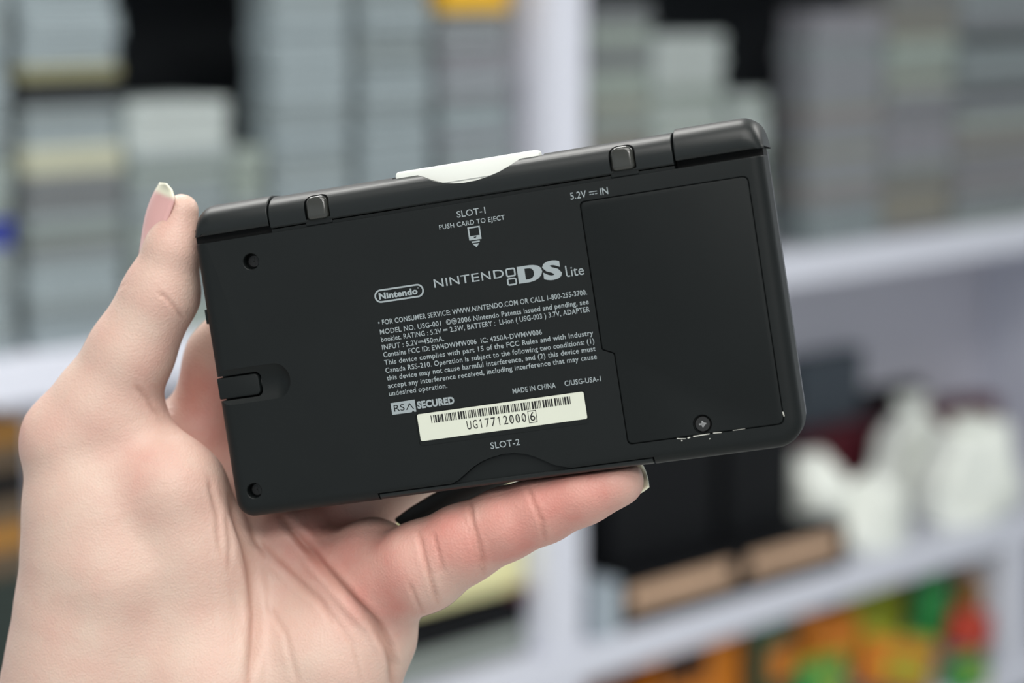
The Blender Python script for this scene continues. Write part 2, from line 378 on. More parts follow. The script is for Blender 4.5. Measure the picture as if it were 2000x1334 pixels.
# ---- things stowed in the console: stylus and game card
sty_r = []
for d, z in ((.45, -.75), (.12, -.85), (0, -1.15), (0, -5.2)):
    sty_r.append([(x, y, z) for x, y in rrect(-66.4+d, -56.25-d, -4.55+d, .4-d, (.3, max(1.1-d, .3), max(1.1-d, .3), .3))])
sty = empty('stylus', MD @ Matrix.Translation((-.0665, -.002, -.003)))
tag(sty, 'black stylus end stowed in the notch on the left side of the console back', 'stylus')
me = rings_mesh(sty_r, 'sty'); me.transform(Matrix.Translation((.0665, .002, .003)))
link('stylus_head', me, M_SHELL, sty, 40)
me = cyl_mesh(0, 0, 0, 78, 2.0, 1.4, 24); me.transform(Matrix.Translation((.003, .002, -.000)) @ Matrix.Rotation(math.radians(0), 4, 'X'))
me2 = rings_mesh([[(x, 2.2*math.cos(a)*s, -.4+1.9*math.sin(a)*s) for a in [2*math.pi*k/20 for k in range(20)]] for x, s in ((10.5, 1), (11, .9))], 'rod')
link('stylus_collar', me2, M_SHELL, sty, 40)
cardE = empty('game_card', MD @ Matrix.Translation((0, .030, -.006)))
tag(cardE, 'white game card sticking out of the slot on the console top edge', 'game card')
def card_ring(d, z): return [(x, y-30, z+6) for x, y in rrect(-17.75+d, 15.95-d, 23+d, 40.95-d, (.5, .5, 1.0, 1.0))]
link('card_body', rings_mesh([card_ring(.35, -4.25), card_ring(.1, -4.35), card_ring(0, -4.6), card_ring(0, -7.8), card_ring(.3, -8.1)], 'card'), M_CARD, cardE, 40)
link('card_ridge', join_meshes([box_mesh(-9, 8.5, 36.75-30, 37.0-30, 1.7, 1.84, .05), box_mesh(-12, 11, 23.5-30, 36.2-30, 1.7, 1.8, .03)], 'ridge'), mat('card_label', (.5, .52, .5), .4), cardE)

# ------------------------------------------------------------------ hand
MDi = MD.inverted()
camL = MDi @ CAMM.translation
Rn = np.array(RL); Tn = np.array(TL)
def D(px, py, zl):
    """point of the plane zl mm in front of the console's back face (console millimetres) seen at px, py"""
    d = np.array([(px-CX)/FPX, -(py-CY)/FPX, -1.]); a = Rn.T@d; b = Rn.T@(-Tn)
    return b+(zl-b[2])/a[2]*a
H = .6
LO = np.array([-160., -185., -62.]); HI = np.array([36., 48., 26.])
N = ((HI-LO)/H).astype(int)+1
F = np.full(N, 9., np.float32)
ax = [LO[i]+H*np.arange(N[i]) for i in range(3)]
def window(mn, mx):
    s = []
    for i in range(3):
        a = max(0, int((mn[i]-LO[i])/H)); b = min(N[i], int((mx[i]-LO[i])/H)+2); s.append(slice(a, max(b, a+1)))
    return tuple(s)
def prim(a, b, ra, rb, k, zs=1.0):
    m = max(ra, rb)/min(zs, 1)+k+5
    W = window(np.minimum(a, b)-m, np.maximum(a, b)+m)
    X = ax[0][W[0]][:, None, None].astype(np.float32); Y = ax[1][W[1]][None, :, None].astype(np.float32); Z = ax[2][W[2]][None, None, :].astype(np.float32)
    ab = b-a; L = float(ab@ab)+1e-9
    t = np.clip(((X-a[0])*ab[0]+(Y-a[1])*ab[1]+(Z-a[2])*ab[2])/L, 0, 1)
    d = np.sqrt((X-a[0]-t*ab[0])**2+(Y-a[1]-t*ab[1])**2+((Z-a[2]-t*ab[2])*zs)**2)-(ra+t*(rb-ra))
    f = F[W]; h = np.maximum(k-np.abs(f-d), 0)/k
    F[W] = np.minimum(f, d)-h*h*k*.25
PX = 8.45
def chain(pts, k=3., zs=1.0):
    P = [(D(x, y, z), r/PX) for x, y, z, r in pts]
    for (a, ra), (b, rb) in zip(P[:-1], P[1:]): prim(a, b, ra, rb, k, zs)
# palm and heel of the hand
chain([(218, 1090, -14, 184), (216, 1220, -15, 188), (206, 1330, -16, 200), (140, 1650, -22, 235), (60, 2300, -30, 255)], 5)
chain([(340, 1130, -17, 152), (420, 1340, -17, 190), (420, 1650, -24, 235), (300, 2300, -32, 260)], 5)
chain([(560, 1190, -25, 120), (580, 1370, -24, 150), (500, 1650, -28, 190)], 6)
chain([(705, 1150, -23, 112), (648, 1290, -20, 134), (580, 1420, -22, 160), (470, 1700, -26, 200)], 6)
# thumb
chain([(355, 412, -9, 34), (338, 485, -9, 54), (315, 572, -10, 75), (255, 690, -10, 85), (200, 800, -11, 104), (160, 868, -12, 121), (205, 1000, -13, 165), (235, 1110, -14, 188)], 2.5)
# thenar edge beside the console
chain([(255, 860, -12, 86), (345, 960, -9, 90), (392, 1080, -12, 95), (400, 1200, -14, 100)], 7)
# web and index finger behind the console
chain([(230, 900, -22, 100), (400, 860, -36, 92), (446, 706, -36, 86), (535, 585, -34, 80), (700, 500, -32.5, 72), (860, 450, -31.5, 64), (1000, 440, -30.5, 55)], 4)
chain([(440, 980, -34, 110), (560, 900, -38, 98), (760, 740, -34, 80), (980, 640, -32.5, 74), (1180, 600, -30, 60)], 3)
chain([(560, 1090, -34, 100), (680, 985, -40, 88), (840, 880, -37, 78), (1060, 790, -33, 72), (1230, 740, -30.5, 58)], 3)
chain([(400, 950, -34, 110), (560, 1080, -36, 110), (700, 1120, -32, 90)], 8)
# pads under the finger bases
chain([(490, 1110, -24, 70), (570, 1062, -23, 66), (600, 1090, -23, 62)], 5)
chain([(660, 1110, -21, 66), (728, 1078, -20, 62), (770, 1095, -18, 66)], 4)
chain([(762, 1165, -18, 64), (742, 1245, -19, 66), (700, 1330, -20, 70)], 4)
# little finger under the lower edge
chain([(735, 1150, -18, 92), (826, 1106, -12, 88), (905, 1062, -10.5, 76), (985, 1024, -10, 69), (1060, 994, -9.5, 65), (1138, 964, -9, 58), (1210, 940, -8.5, 47)], 2.5)
chain([(1100, 980, -8, 50), (1190, 946, -8, 45)], 2)
# keep clear of the console
bx = (ax[0][:, None, None], ax[1][None, :, None], ax[2][None, None, :])
q = [np.abs(bx[0]-(XL+XR)/2)-(XR-XL)/2+2.5, np.abs(bx[1]-3.9)-36.6+2.5, np.abs(bx[2]+10.75)-10.9+2.5]
dev = np.sqrt(np.maximum(q[0], 0)**2+np.maximum(q[1], 0)**2+np.maximum(q[2], 0)**2)+np.minimum(np.maximum(np.maximum(q[0], q[1]), q[2]), 0)-2.5-.12
k = 1.0; hh = np.maximum(k-np.abs(F+dev), 0)/k
F = (np.maximum(F, -dev)+hh*hh*k*.25).astype(np.float32)
F[:, 0, :] = np.maximum(F[:, 0, :], .5); F[0] = np.maximum(F[0], .5); F[:, :, 0] = np.maximum(F[:, :, 0], .5); F[:, :, -1] = np.maximum(F[:, :, -1], .5)
def surface_nets(F):
    S = F < 0; n = F.shape
    cs = np.zeros([m-1 for m in n], np.int8); acc = np.zeros([m-1 for m in n]+[3], np.float32); cnt = np.zeros([m-1 for m in n], np.int8)
    for axis in range(3):
        sl0 = [slice(None)]*3; sl1 = [slice(None)]*3; sl0[axis] = slice(0, -1); sl1[axis] = slice(1, None)
        a, b = F[tuple(sl0)], F[tuple(sl1)]; cr = (a < 0) != (b < 0)
        t = np.where(cr, a/(a-b+1e-12), 0).astype(np.float32)
        o1, o2 = [i for i in range(3) if i != axis]
        for d1 in (0, 1):
            for d2 in (0, 1):
                s = [slice(None)]*3
                s[o1] = slice(d1, n[o1]-1+d1); s[o2] = slice(d2, n[o2]-1+d2)
                c = cr[tuple(s)]
                cnt += c
                acc[..., axis] += np.where(c, t[tuple(s)], 0); acc[..., o1] += c*d1; acc[..., o2] += c*d2
    act = cnt > 0; idx = -np.ones(act.shape, np.int64); idx[act] = np.arange(act.sum())
    base = np.argwhere(act); V = base+acc[act]/cnt[act][:, None]
    Q = []
    for axis in range(3):
        o1, o2 = [(1, 2), (2, 0), (0, 1)][axis]
        sl0 = [slice(1, -1)]*3; sl1 = [slice(1, -1)]*3; sl0[axis] = slice(0, -1); sl1[axis] = slice(1, None)
        a, b = F[tuple(sl0)] < 0, F[tuple(sl1)] < 0
        P = np.argwhere(a != b); flip = a[a != b]
        off = np.ones(3, int); off[axis] = 0; P = P+off
        def g(e1, e2):
            p = P.copy(); p[:, o1] += e1; p[:, o2] += e2; return idx[p[:, 0], p[:, 1], p[:, 2]]
        q = np.stack([g(-1, -1), g(0, -1), g(0, 0), g(-1, 0)], 1)
        q[~flip] = q[~flip][:, ::-1]; Q.append(q)
    return V, np.concatenate(Q)
V, Q = surface_nets(F)
G = np.stack(np.gradient(F), -1)
ii = np.clip(np.round(V).astype(int), 0, N-1); NV = G[ii[:, 0], ii[:, 1], ii[:, 2]]; NV /= np.linalg.norm(NV, axis=1)[:, None]+1e-9
V = LO+V*H
# relax the lattice a little
nb = np.concatenate([Q[:, [0, 1]], Q[:, [1, 2]], Q[:, [2, 3]], Q[:, [3, 0]]]); nb = np.concatenate([nb, nb[:, ::-1]])
def relax(A, it, lam=.5):
    c = np.bincount(nb[:, 0], minlength=len(A))[:, None]
    for _ in range(it):
        s = np.stack([np.bincount(nb[:, 0], weights=A[nb[:, 1], j], minlength=len(A)) for j in range(A.shape[1])], 1)
        A = A+lam*(s/c-A)
    return A
V = relax(V, 4); NV = relax(NV, 3); NV /= np.linalg.norm(NV, axis=1)[:, None]
def project(V):
    Qc = V@Rn.T+Tn; return CX+FPX*Qc[:, 0]/-Qc[:, 2], CY-FPX*Qc[:, 1]/-Qc[:, 2]
U, Vp = project(V)
vd = np.array(camL)*1000-V; vd /= np.linalg.norm(vd, axis=1)[:, None]
front = np.clip((NV*vd).sum(1)*2.5, 0, 1)
zfront = V[:, 2]
def polydist(pts):
    best = np.full(len(V), 1e9); tt = np.zeros(len(V)); L = len(pts)-1
    for i, (a, b) in enumerate(zip(pts[:-1], pts[1:])):
        a = np.array(a, float); b = np.array(b, float); ab = b-a
        t = np.clip(((U-a[0])*ab[0]+(Vp-a[1])*ab[1])/(ab@ab), 0, 1)
        d = np.hypot(U-a[0]-t*ab[0], Vp-a[1]-t*ab[1]); m = d < best; best[m] = d[m]; tt[m] = (i+t[m])/L
    return best, tt
creases = [  # polyline, half width px, depth mm, lowest zl it may touch
 ([(448, 965), (462, 1010), (480, 1060), (492, 1120), (498, 1200), (494, 1270), (484, 1345)], 15, 1.15, -30),
 ([(480, 1010), (503, 1061), (535, 1093), (593, 1147), (625, 1174), (650, 1215)], 11, .7, -30),
 ([(548, 1008), (593, 1057), (634, 1111), (688, 1174), (733, 1219), (760, 1264), (769, 1300), (769, 1345)], 14, 1.7, -34),
 ([(917, 975), (922, 1021), (936, 1066), (947, 1110)], 7, .7, -20),
 ([(908, 1010), (924, 1062), (938, 1108), (946, 1122)], 5, .4, -20),
 ([(1030, 945), (1042, 985), (1057, 1016), (1066, 1062)], 6, .55, -20),
 ([(816, 1036), (827, 1084), (843, 1138), (856, 1178)], 7, .7, -24),
 ([(845, 1040), (857, 1084), (866, 1120)], 6, .4, -24),
 ([(800, 1140), (812, 1170), (829, 1208)], 6, .5, -24),
 ([(263, 752), (290, 780), (303, 800), (318, 812)], 9, .45, -20),
 ([(309, 571), (325, 582), (345, 605), (363, 628)], 6, .5, -20),
 ([(200, 582), (215, 562), (232, 545)], 6, .35, -20), ([(205, 596), (222, 572), (246, 552)], 5, .25, -20),
 ([(520, 1180), (560, 1240), (585, 1345)], 9, .3, -30), ([(640, 1190), (690, 1260), (712, 1345)], 8, .3, -30),
 ([(440, 1000), (450, 1060), (448, 1120)], 8, .3, -30), ([(405, 930), (425, 1000), (430, 1080)], 9, .35, -30),
]
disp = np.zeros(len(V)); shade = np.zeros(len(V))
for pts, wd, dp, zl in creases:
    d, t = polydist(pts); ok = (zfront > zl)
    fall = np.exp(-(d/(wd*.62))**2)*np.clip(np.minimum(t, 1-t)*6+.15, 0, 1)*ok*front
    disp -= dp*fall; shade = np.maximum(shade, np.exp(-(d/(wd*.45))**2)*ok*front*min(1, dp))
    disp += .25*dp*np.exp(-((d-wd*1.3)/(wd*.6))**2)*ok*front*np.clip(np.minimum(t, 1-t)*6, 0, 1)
# soft lumps (muscle, tendon) so the big forms are not perfectly round
def lump(px, py, rx, ry, amt):
    global disp
    disp += amt*np.exp(-((U-px)/rx)**2-((Vp-py)/ry)**2)*front
for a in ((95, 830, 75, 70, 1.0), (300, 930, 90, 60, .8), (210, 1130, 120, 70, .7), (330, 1060, 60, 110, .6), (130, 1200, 60, 80, -.8), (350, 1250, 90, 60, -.6),
          (560, 1260, 60, 80, .8), (690, 1060, 60, 40, .8), (1150, 985, 60, 35, .4), (985, 1050, 35, 30, .3), (600, 1110, 30, 30, .5)):
    lump(*a)
# fine skin lines on the heel of the thumb
rng = np.random.RandomState(3)
for i in range(16):
    x, y = rng.uniform(120, 330), rng.uniform(820, 1010); L = rng.uniform(60, 130); a = math.radians(rng.uniform(-30, -5))
    d, t = polydist([(x, y), (x+L*math.cos(a), y+L*math.sin(a))]); disp -= .06*np.exp(-(d/4)**2)*front*np.clip(np.minimum(t, 1-t)*4, 0, 1)
for i in range(14):
    x, y = rng.uniform(400, 455), rng.uniform(880, 1200); L = rng.uniform(70, 160); a = math.radians(rng.uniform(65, 85))
    d, t = polydist([(x, y), (x+L*math.cos(a), y+L*math.sin(a))]); disp -= .12*np.exp(-(d/5)**2)*front*np.clip(np.minimum(t, 1-t)*4, 0, 1)
V = V+NV*disp[:, None]
me = bpy.data.meshes.new('hand')
me.vertices.add(len(V)); me.vertices.foreach_set('co', (V*.001).astype(np.float32).ravel())
me.loops.add(Q.size); me.loops.foreach_set('vertex_index', Q.astype(np.int32).ravel())
me.polygons.add(len(Q)); me.polygons.foreach_set('loop_start', np.arange(0, Q.size, 4, dtype=np.int32)); me.polygons.foreach_set('loop_total', np.full(len(Q), 4, np.int32))
me.update(calc_edges=True); me.validate()
me.polygons.foreach_set('use_smooth', np.ones(len(me.polygons), bool))
# redness of the skin: finger pads, joints, bases; little finger's also paints console shade
red = np.zeros(len(V))
for x, y, z, r, a in ((1110, 970, -5, 20, .6), (950, 1040, -5, 14, .5), (1150, 960, -4, 8, .5), (1020, 1000, -3, 6, .3), (985, 1060, -3, 5, .5), (895, 1065, -3, 6, .6), (850, 1020, -6, 6, .45), (760, 1090, -8, 10, .5), (690, 1140, -5, 10, .5), (700, 1080, -8, 10, .25),
                      (620, 1080, -18, 12, .55), (560, 1050, -20, 9, .4), (790, 1180, -8, 12, .3), (330, 960, 4, 24, .1), (200, 860, 2, 18, .12), (60, 850, -8, 9, .6), (340, 440, -4, 6, .3), (340, 560, -1, 7, .25), (330, 940, 0, 16, .08), (300, 740, 0, 7, .25), (290, 860, 0, 9, .1),
                      (390, 770, -24, 9, .8), (420, 880, -24, 12, .5), (760, 1220, -4, 7, .45), (150, 960, 2, 10, -.15), (650, 1000, -30, 12, .5), (110, 640, -10, 6, .2)):
    c = D(x, y, z); red += a*np.exp(-((V-c)**2).sum(1)/r**2)
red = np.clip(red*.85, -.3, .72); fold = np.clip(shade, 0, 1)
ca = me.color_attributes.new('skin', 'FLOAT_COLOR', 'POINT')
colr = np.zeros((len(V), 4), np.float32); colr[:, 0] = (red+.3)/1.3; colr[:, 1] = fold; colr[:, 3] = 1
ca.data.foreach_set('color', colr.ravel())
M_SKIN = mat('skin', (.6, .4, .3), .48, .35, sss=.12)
nt = M_SKIN.node_tree; b = nt.nodes['Principled BSDF']
b.inputs['Subsurface Radius'].default_value = (1.0, .35, .2); b.inputs['Subsurface Scale'].default_value = .004
at = nt.nodes.new('ShaderNodeVertexColor'); at.layer_name = 'skin'
sp_ = nt.nodes.new('ShaderNodeSeparateColor'); nt.links.new(at.outputs[0], sp_.inputs[0])
tc = nt.nodes.new('ShaderNodeTexCoord')
n1 = nt.nodes.new('ShaderNodeTexNoise'); n1.inputs['Scale'].default_value = 110; n1.inputs['Detail'].default_value = 4; nt.links.new(tc.outputs['Object'], n1.inputs['Vector'])
ma = nt.nodes.new('ShaderNodeMath'); ma.operation = 'MULTIPLY_ADD'; ma.inputs[1].default_value = .6; ma.inputs[2].default_value = -.3; nt.links.new(n1.outputs['Fac'], ma.inputs[0])
ad = nt.nodes.new('ShaderNodeMath'); ad.operation = 'ADD'; ad.use_clamp = True; nt.links.new(sp_.outputs[0], ad.inputs[0]); nt.links.new(ma.outputs[0], ad.inputs[1])
rp = nt.nodes.new('ShaderNodeValToRGB'); e = rp.color_ramp.elements
e[0].position = .1; e[0].color = (.63, .47, .39, 1); e[1].position = 1; e[1].color = (.56, .205, .17, 1)
x = e.new(.45); x.color = (.61, .385, .32, 1)
nt.links.new(ad.outputs[0], rp.inputs[0])
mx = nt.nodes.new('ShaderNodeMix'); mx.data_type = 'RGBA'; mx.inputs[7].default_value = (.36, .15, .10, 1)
mf = nt.nodes.new('ShaderNodeMath'); mf.operation = 'MULTIPLY'; mf.inputs[1].default_value = .38; nt.links.new(sp_.outputs[1], mf.inputs[0])  # crease shade painted into the skin colour
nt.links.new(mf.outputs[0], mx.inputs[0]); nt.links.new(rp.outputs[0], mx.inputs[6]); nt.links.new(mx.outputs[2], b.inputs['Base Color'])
n2 = nt.nodes.new('ShaderNodeTexVoronoi'); n2.inputs['Scale'].default_value = 1700; nt.links.new(tc.outputs['Object'], n2.inputs['Vector'])
n3 = nt.nodes.new('ShaderNodeTexNoise'); n3.inputs['Scale'].default_value = 600; n3.inputs['Detail'].default_value = 4; nt.links.new(tc.outputs['Object'], n3.inputs['Vector'])
mm = nt.nodes.new('ShaderNodeMath'); mm.operation = 'ADD'; nt.links.new(n2.outputs[0], mm.inputs[0]); nt.links.new(n3.outputs['Fac'], mm.inputs[1])
bp = nt.nodes.new('ShaderNodeBump'); bp.inputs['Strength'].default_value = .4; bp.inputs['Distance'].default_value = .0002
nt.links.new(mm.outputs[0], bp.inputs['Height']); nt.links.new(bp.outputs[0], b.inputs['Normal'])
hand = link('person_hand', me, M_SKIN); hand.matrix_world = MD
tag(hand, "person's bare left hand gripping the black console from below, thumb up its left side", 'hand')

# nails: a curved plate each, whitish at the free edge
M_NAIL = mat('nail', (.72, .46, .42), .22, .6, coat=.3)
nt = M_NAIL.node_tree; b = nt.nodes['Principled BSDF']; at = nt.nodes.new('ShaderNodeVertexColor'); at.layer_name = 'nail'; nt.links.new(at.outputs[0], b.inputs['Base Color'])
def nail(stations, name, white=.8, nsec=18):
    """stations from root to tip: three points each (near edge, outermost, far edge) in console mm"""
    bm = bmesh.new(); lay = bm.verts.layers.float_color.new('nail'); rows = []
    S = len(stations)
    for i, (a, m, c) in enumerate(stations):
        v = i/(S-1); row = []
        for j in range(nsec+1):
            t = j/nsec
            ctrl = 2*m-.5*(a+c); p = a*(1-t)**2+ctrl*2*t*(1-t)+c*t*t
            vt = bm.verts.new(p*.001)
            edge = v+.12*(abs(t-.5)*2)**2
            f = min(1, max(0, (edge-white)/.07)); g = max(0, 1-v*4)*.5
            pink = np.array([.66, .37, .35])*(1-g)+np.array([.74, .52, .47])*g; wh = np.array([.80, .77, .60])
            cc = pink*(1-f)+wh*f; vt[lay] = (*cc, 1); row.append(vt)
        rows.append(row)
    for r0, r1 in zip(rows[:-1], rows[1:]):
        for j in range(nsec): bm.faces.new((r0[j], r0[j+1], r1[j+1], r1[j]))
    n = bm_mesh(bm, name); o = link(name, n, M_NAIL, hand)
    for p in n.polygons: p.use_smooth = True
    md = o.modifiers.new('s', 'SOLIDIFY'); md.thickness = .00045; md.offset = 0
    return o
def interp(tab, n):
    tab = np.array(tab, float); t = np.linspace(0, 1, len(tab)); T = np.linspace(0, 1, n)
    return np.stack([np.interp(T, t, tab[:, k]) for k in range(tab.shape[1])], 1)
# columns: near edge x,y  outermost x,y
T = interp([(286, 500, 272, 500), (300, 478, 275, 478), (318, 452, 279, 452), (328, 428, 284, 426), (336, 408, 289, 408), (342, 388, 296, 388), (336, 371, 305, 370), (325, 359, 313, 357)], 22)
st = []
for i, (xa, ya, xm, ym) in enumerate(T):
    v = i/(len(T)-1)
    st.append((D(xa, ya, -4.6-.8*max(0, v-.7)), D(xm, ym, -9.5), D((xa+xm)/2+6, (ya+ym)/2, -15+1.6*max(0, v-.7)*2)))
nail(st, 'thumbnail', .80)
T = interp([(1222, 912, 1240, 960), (1240, 905, 1262, 950), (1256, 903, 1268, 922)], 12)
st = []
for i in range(12):
    v = i/11; c = D(1205+50*v, 934-12*v, -9.5); r = 5.3-1.5*v*v
    axd = D(1260, 921, -9)-D(1200, 946, -9); axd /= np.linalg.norm(axd)
    back = np.array([0, 0, -1.]); side = np.cross(axd, back); side /= np.linalg.norm(side)
    st.append((c+side*r*.95+back*r*.0, c+back*r*.98, c-side*r*.95+back*r*.0))
nail(st, 'fingernail', .62)

# ------------------------------------------------------------------ black strap pinched between hand and console
a, b_, c_ = D(786, 1024, -24), D(850, 988, -26), D(960, 930, -28)
pts = [D(782, 1028, -25), D(815, 1008, -25), D(850, 987, -25.5), D(895, 962, -26), D(950, 938, -26.5), D(1030, 905, -26), D(1120, 880, -25.2)]
rings = []
for i, p in enumerate(pts):
    t = (pts[min(i+1, len(pts)-1)]-pts[max(i-1, 0)]); t /= np.linalg.norm(t)
    nz = np.array([.1, -.25, .96]); s = np.cross(nz, t); s /= np.linalg.norm(s); nz = np.cross(t, s)
    wd = 2.6 if i else 2.2; th = .9
    sh = np.array([0, 0, 0.])
    rings.append([tuple(p+s*x*wd+nz*y*th+(t*1.3*(x < 0) if i == 0 else 0)) for x, y in ((-1, -.8), (-.9, -1), (.9, -1), (1, -.8), (1, .8), (.9, 1), (-.9, 1), (-1, .8))])
strap = link('strap', rings_mesh(rings, 'strap'), M_STRAP, None, 40); strap.matrix_world = MD
tag(strap, 'short black strap end poking out between the little finger and the console', 'strap')

# ------------------------------------------------------------------ the shop behind
Wd = Vector((.7015, .7127, 0)); Nd = Vector((.7127, -.7015, 0)); P0 = Vector((0, 3.2, 0))   # shelf front runs along Wd, faces Nd
U0, U1, U2 = .52, 1.065, 1.66                  # deck tops: low, middle, top
def at(px, py, dn=0.0):
    """(t, z) of a point of the vertical plane dn metres behind the shelf front"""
    d = CAMM.to_3x3() @ Vector(((px-CX)/FPX, -(py-CY)/FPX, -1)); o = CAMM.translation
    k = ((P0-Nd*dn)-o).dot(Nd)/d.dot(Nd); p = o+d*k
    return (p-P0).dot(Wd), p.z
WM = Matrix.Translation(P0) @ Matrix(((Wd.x, -Nd.x, 0, 0), (Wd.y, -Nd.y, 0, 0), (0, 0, 1, 0), (0, 0, 0, 1)))   # local x along the shelf, y into it
def place(o, t, dn, z, rz=0):
    o.matrix_world = WM @ Matrix.Translation((t, dn, z)) @ Matrix.Rotation(rz, 4, 'Z'); return o
M_WALL = mat('painted_wall', (.55, .56, .58), .8, .3, noise=(3, .05))
M_FLOOR = mat('floor_tile', (.55, .56, .55), .4, .4, noise=(8, .1))
M_CEIL = mat('ceiling_paint', (.75, .75, .74), .9, .2, noise=(3, .03))
M_WHITE = mat('white_laminate', (.70, .715, .81), .45, .4, noise=(5, .02))
M_LAV = mat('pale_laminate_back', (.62, .61, .68), .6, .3, noise=(5, .04))
M_DARKB = mat('shadow_black_panel', (.014, .017, .020), .7, .2, noise=(5, .2))  # black colour stands in for the shadow at the back of the upper bays
def struct(o): o['kind'] = 'structure'; return o
fl = struct(link('floor', box_mesh(-6, 6, -3, 8, -.05, 0, S=1), M_FLOOR))
ce = struct(link('ceiling', box_mesh(-6, 6, -3, 8, 2.8, 2.85, S=1), M_CEIL))
wb = struct(link('wall_back', box_mesh(-4, 5, .42, .5, 0, 2.8, S=1), M_WALL)); wb.matrix_world = WM
M_LAMP = mat('lamp_diffuser', (1, 1, .97), .5, emit=3.0); M_MET = mat('white_metal', (.7, .7, .7), .4)
for i, (x, y) in enumerate(((-.5, 1.7), (1.7, 1.9))):
    L = empty('ceiling_light', loc=(x, y, 2.8))
    tag(L, ('flat white ceiling light panel on the left, above the aisle', 'flat white ceiling light panel on the right, above the aisle')[i], 'ceiling light')
    link('frame', box_mesh(-.65, .65, -.35, .35, -.06, -.001, .01, S=1), M_MET, L); link('diffuser', box_mesh(-.6, .6, -.3, .3, -.07, -.055, .005, S=1), M_LAMP, L)
# shelving unit
unit = empty('shelving_unit'); unit.matrix_world = WM
tag(unit, 'white shelving unit with thick shelf edges, behind the hand', 'shelf')
TLF, TRT = -1.25, 1.75
tdiv = at(1100, 200)[0]; tdr = at(1972, 1200)[0]
def upart(name, x0, x1, y0, y1, z0, z1, m, bev=.002):
    return link(name, box_mesh(x0, x1, y0, y1, z0, z1, bev, S=1), m, unit)
UB = .235
for z in (U0, U1, U2, UB): upart('shelf_board', TLF, TRT, .004, .36, z-.05, z, M_WHITE)
for z in (U0, U1, U2, UB): upart('shelf_lip', TLF, TRT, -.012, .004, z-.052, z+.002, M_WHITE)
hw = .038
for z0, z1 in ((U1+.002, U2-.052), (U0+.002, U1-.052), (UB+.002, U0-.052)): upart('divider', tdiv-hw, tdiv+hw, -.008, .36, z0, z1, M_WHITE)
upart('divider', tdr-.03, tdr+.05, -.008, .36, UB+.002, U0-.052, M_WHITE)
upart('side_panel', TLF-.03, TLF, -.012, .37, 0, U2, M_WHITE); upart('side_panel', TRT, TRT+.03, -.012, .37, 0, U2, M_WHITE)
upart('back_panel', TLF, TRT, .36, .372, U1, U2-.05, M_DARKB)
upart('back_panel', TLF, tdiv, .36, .372, 0, U1, M_LAV); upart('back_panel', tdiv, TRT, .36, .372, 0, U1, M_LAV)

# game cases: rounded spine, groove and lip
CW, CH, CD = .136, .0152, .185
def case_mesh(w=CW, h=CH, d=CD):
    prof = [(0, .25), (0, .75), (.0015, .9), (.003, 1), (d, 1), (d, 0), (.003, 0), (.0015, .1)]
    rings = []
    for x, ins in ((-w/2, .0015), (-w/2+.0015, 0), (w/2-.0015, 0), (w/2, .0015)):
        rings.append([(x, min(max(y, ins), d-ins), ins+z*(h-2*ins)) for y, z in prof])
    body = rings_mesh(rings, 'case', S=1)
    groove = box_mesh(-w/2+.002, w/2-.002, -.0004, .002, h*.46, h*.54, S=1)
    paper = box_mesh(-w/2+.006, w/2-.006, -.0005, .001, h*.16, h*.42, S=1); paper2 = box_mesh(-w/2+.006, w/2-.006, -.0005, .001, h*.58, h*.86, S=1)
    n1, n2 = len(body.polygons), len(groove.polygons)
    me = join_meshes([body, groove, paper, paper2], 'game_case')
    for i, p in enumerate(me.polygons): p.material_index = 0 if i < n1 else (1 if i < n1+n2 else 2)
    return me
def case_kind(name, c, cp):
    me = case_mesh(); me.name = name
    for m in (mat(name+'_plastic', c, .3, .5, noise=(20, .08)), mat(name+'_seam', tuple(q*.35 for q in c), .6), mat(name+'_insert', cp, .4, .5, noise=(40, .1))): me.materials.append(m)
    return me
K = {'blue_grey': case_kind('blue_grey', (.22, .265, .285), (.36, .42, .45)), 'cool': case_kind('cool', (.19, .225, .235), (.29, .335, .35)),
     'green_grey': case_kind('green_grey', (.24, .29, .27), (.36, .41, .37)), 'pale': case_kind('pale', (.42, .48, .48), (.52, .56, .55)),
     'olive': case_kind('olive', (.22, .21, .11), (.28, .27, .15)), 'dark': case_kind('dark', (.015, .017, .02), (.02, .022, .025)),
     'tan': case_kind('tan', (.21, .20, .17), (.27, .255, .21)), 'lav': case_kind('lav', (.21, .21, .235), (.29, .285, .32)),
     'blue': case_kind('blue', (.01, .02, .22), (.02, .04, .35)), 'cream': case_kind('cream', (.42, .43, .33), (.5, .5, .38)), 'mid': case_kind('mid', (.14, .155, .165), (.19, .2, .21))}
NAMES = {'blue_grey': 'blue-grey', 'cool': 'grey', 'green_grey': 'green-grey', 'pale': 'pale grey', 'olive': 'olive', 'dark': 'black', 'tan': 'tan', 'lav': 'lavender-grey', 'blue': 'dark blue', 'cream': 'cream', 'mid': 'dark grey'}
ncase = 0
def py_of(t, dn, z):
    p = CAMM.inverted() @ (P0+Wd*t-Nd*dn+Vector((0, 0, z))); return CY-FPX*p.y/-p.z
ORD = 'first second third fourth fifth sixth seventh eighth ninth tenth eleventh twelfth thirteenth fourteenth fifteenth sixteenth seventeenth eighteenth nineteenth twentieth'.split()
ORD += ['twenty-'+o for o in ORD[:9]]+['thirtieth']+['thirty-'+o for o in ORD[:9]]
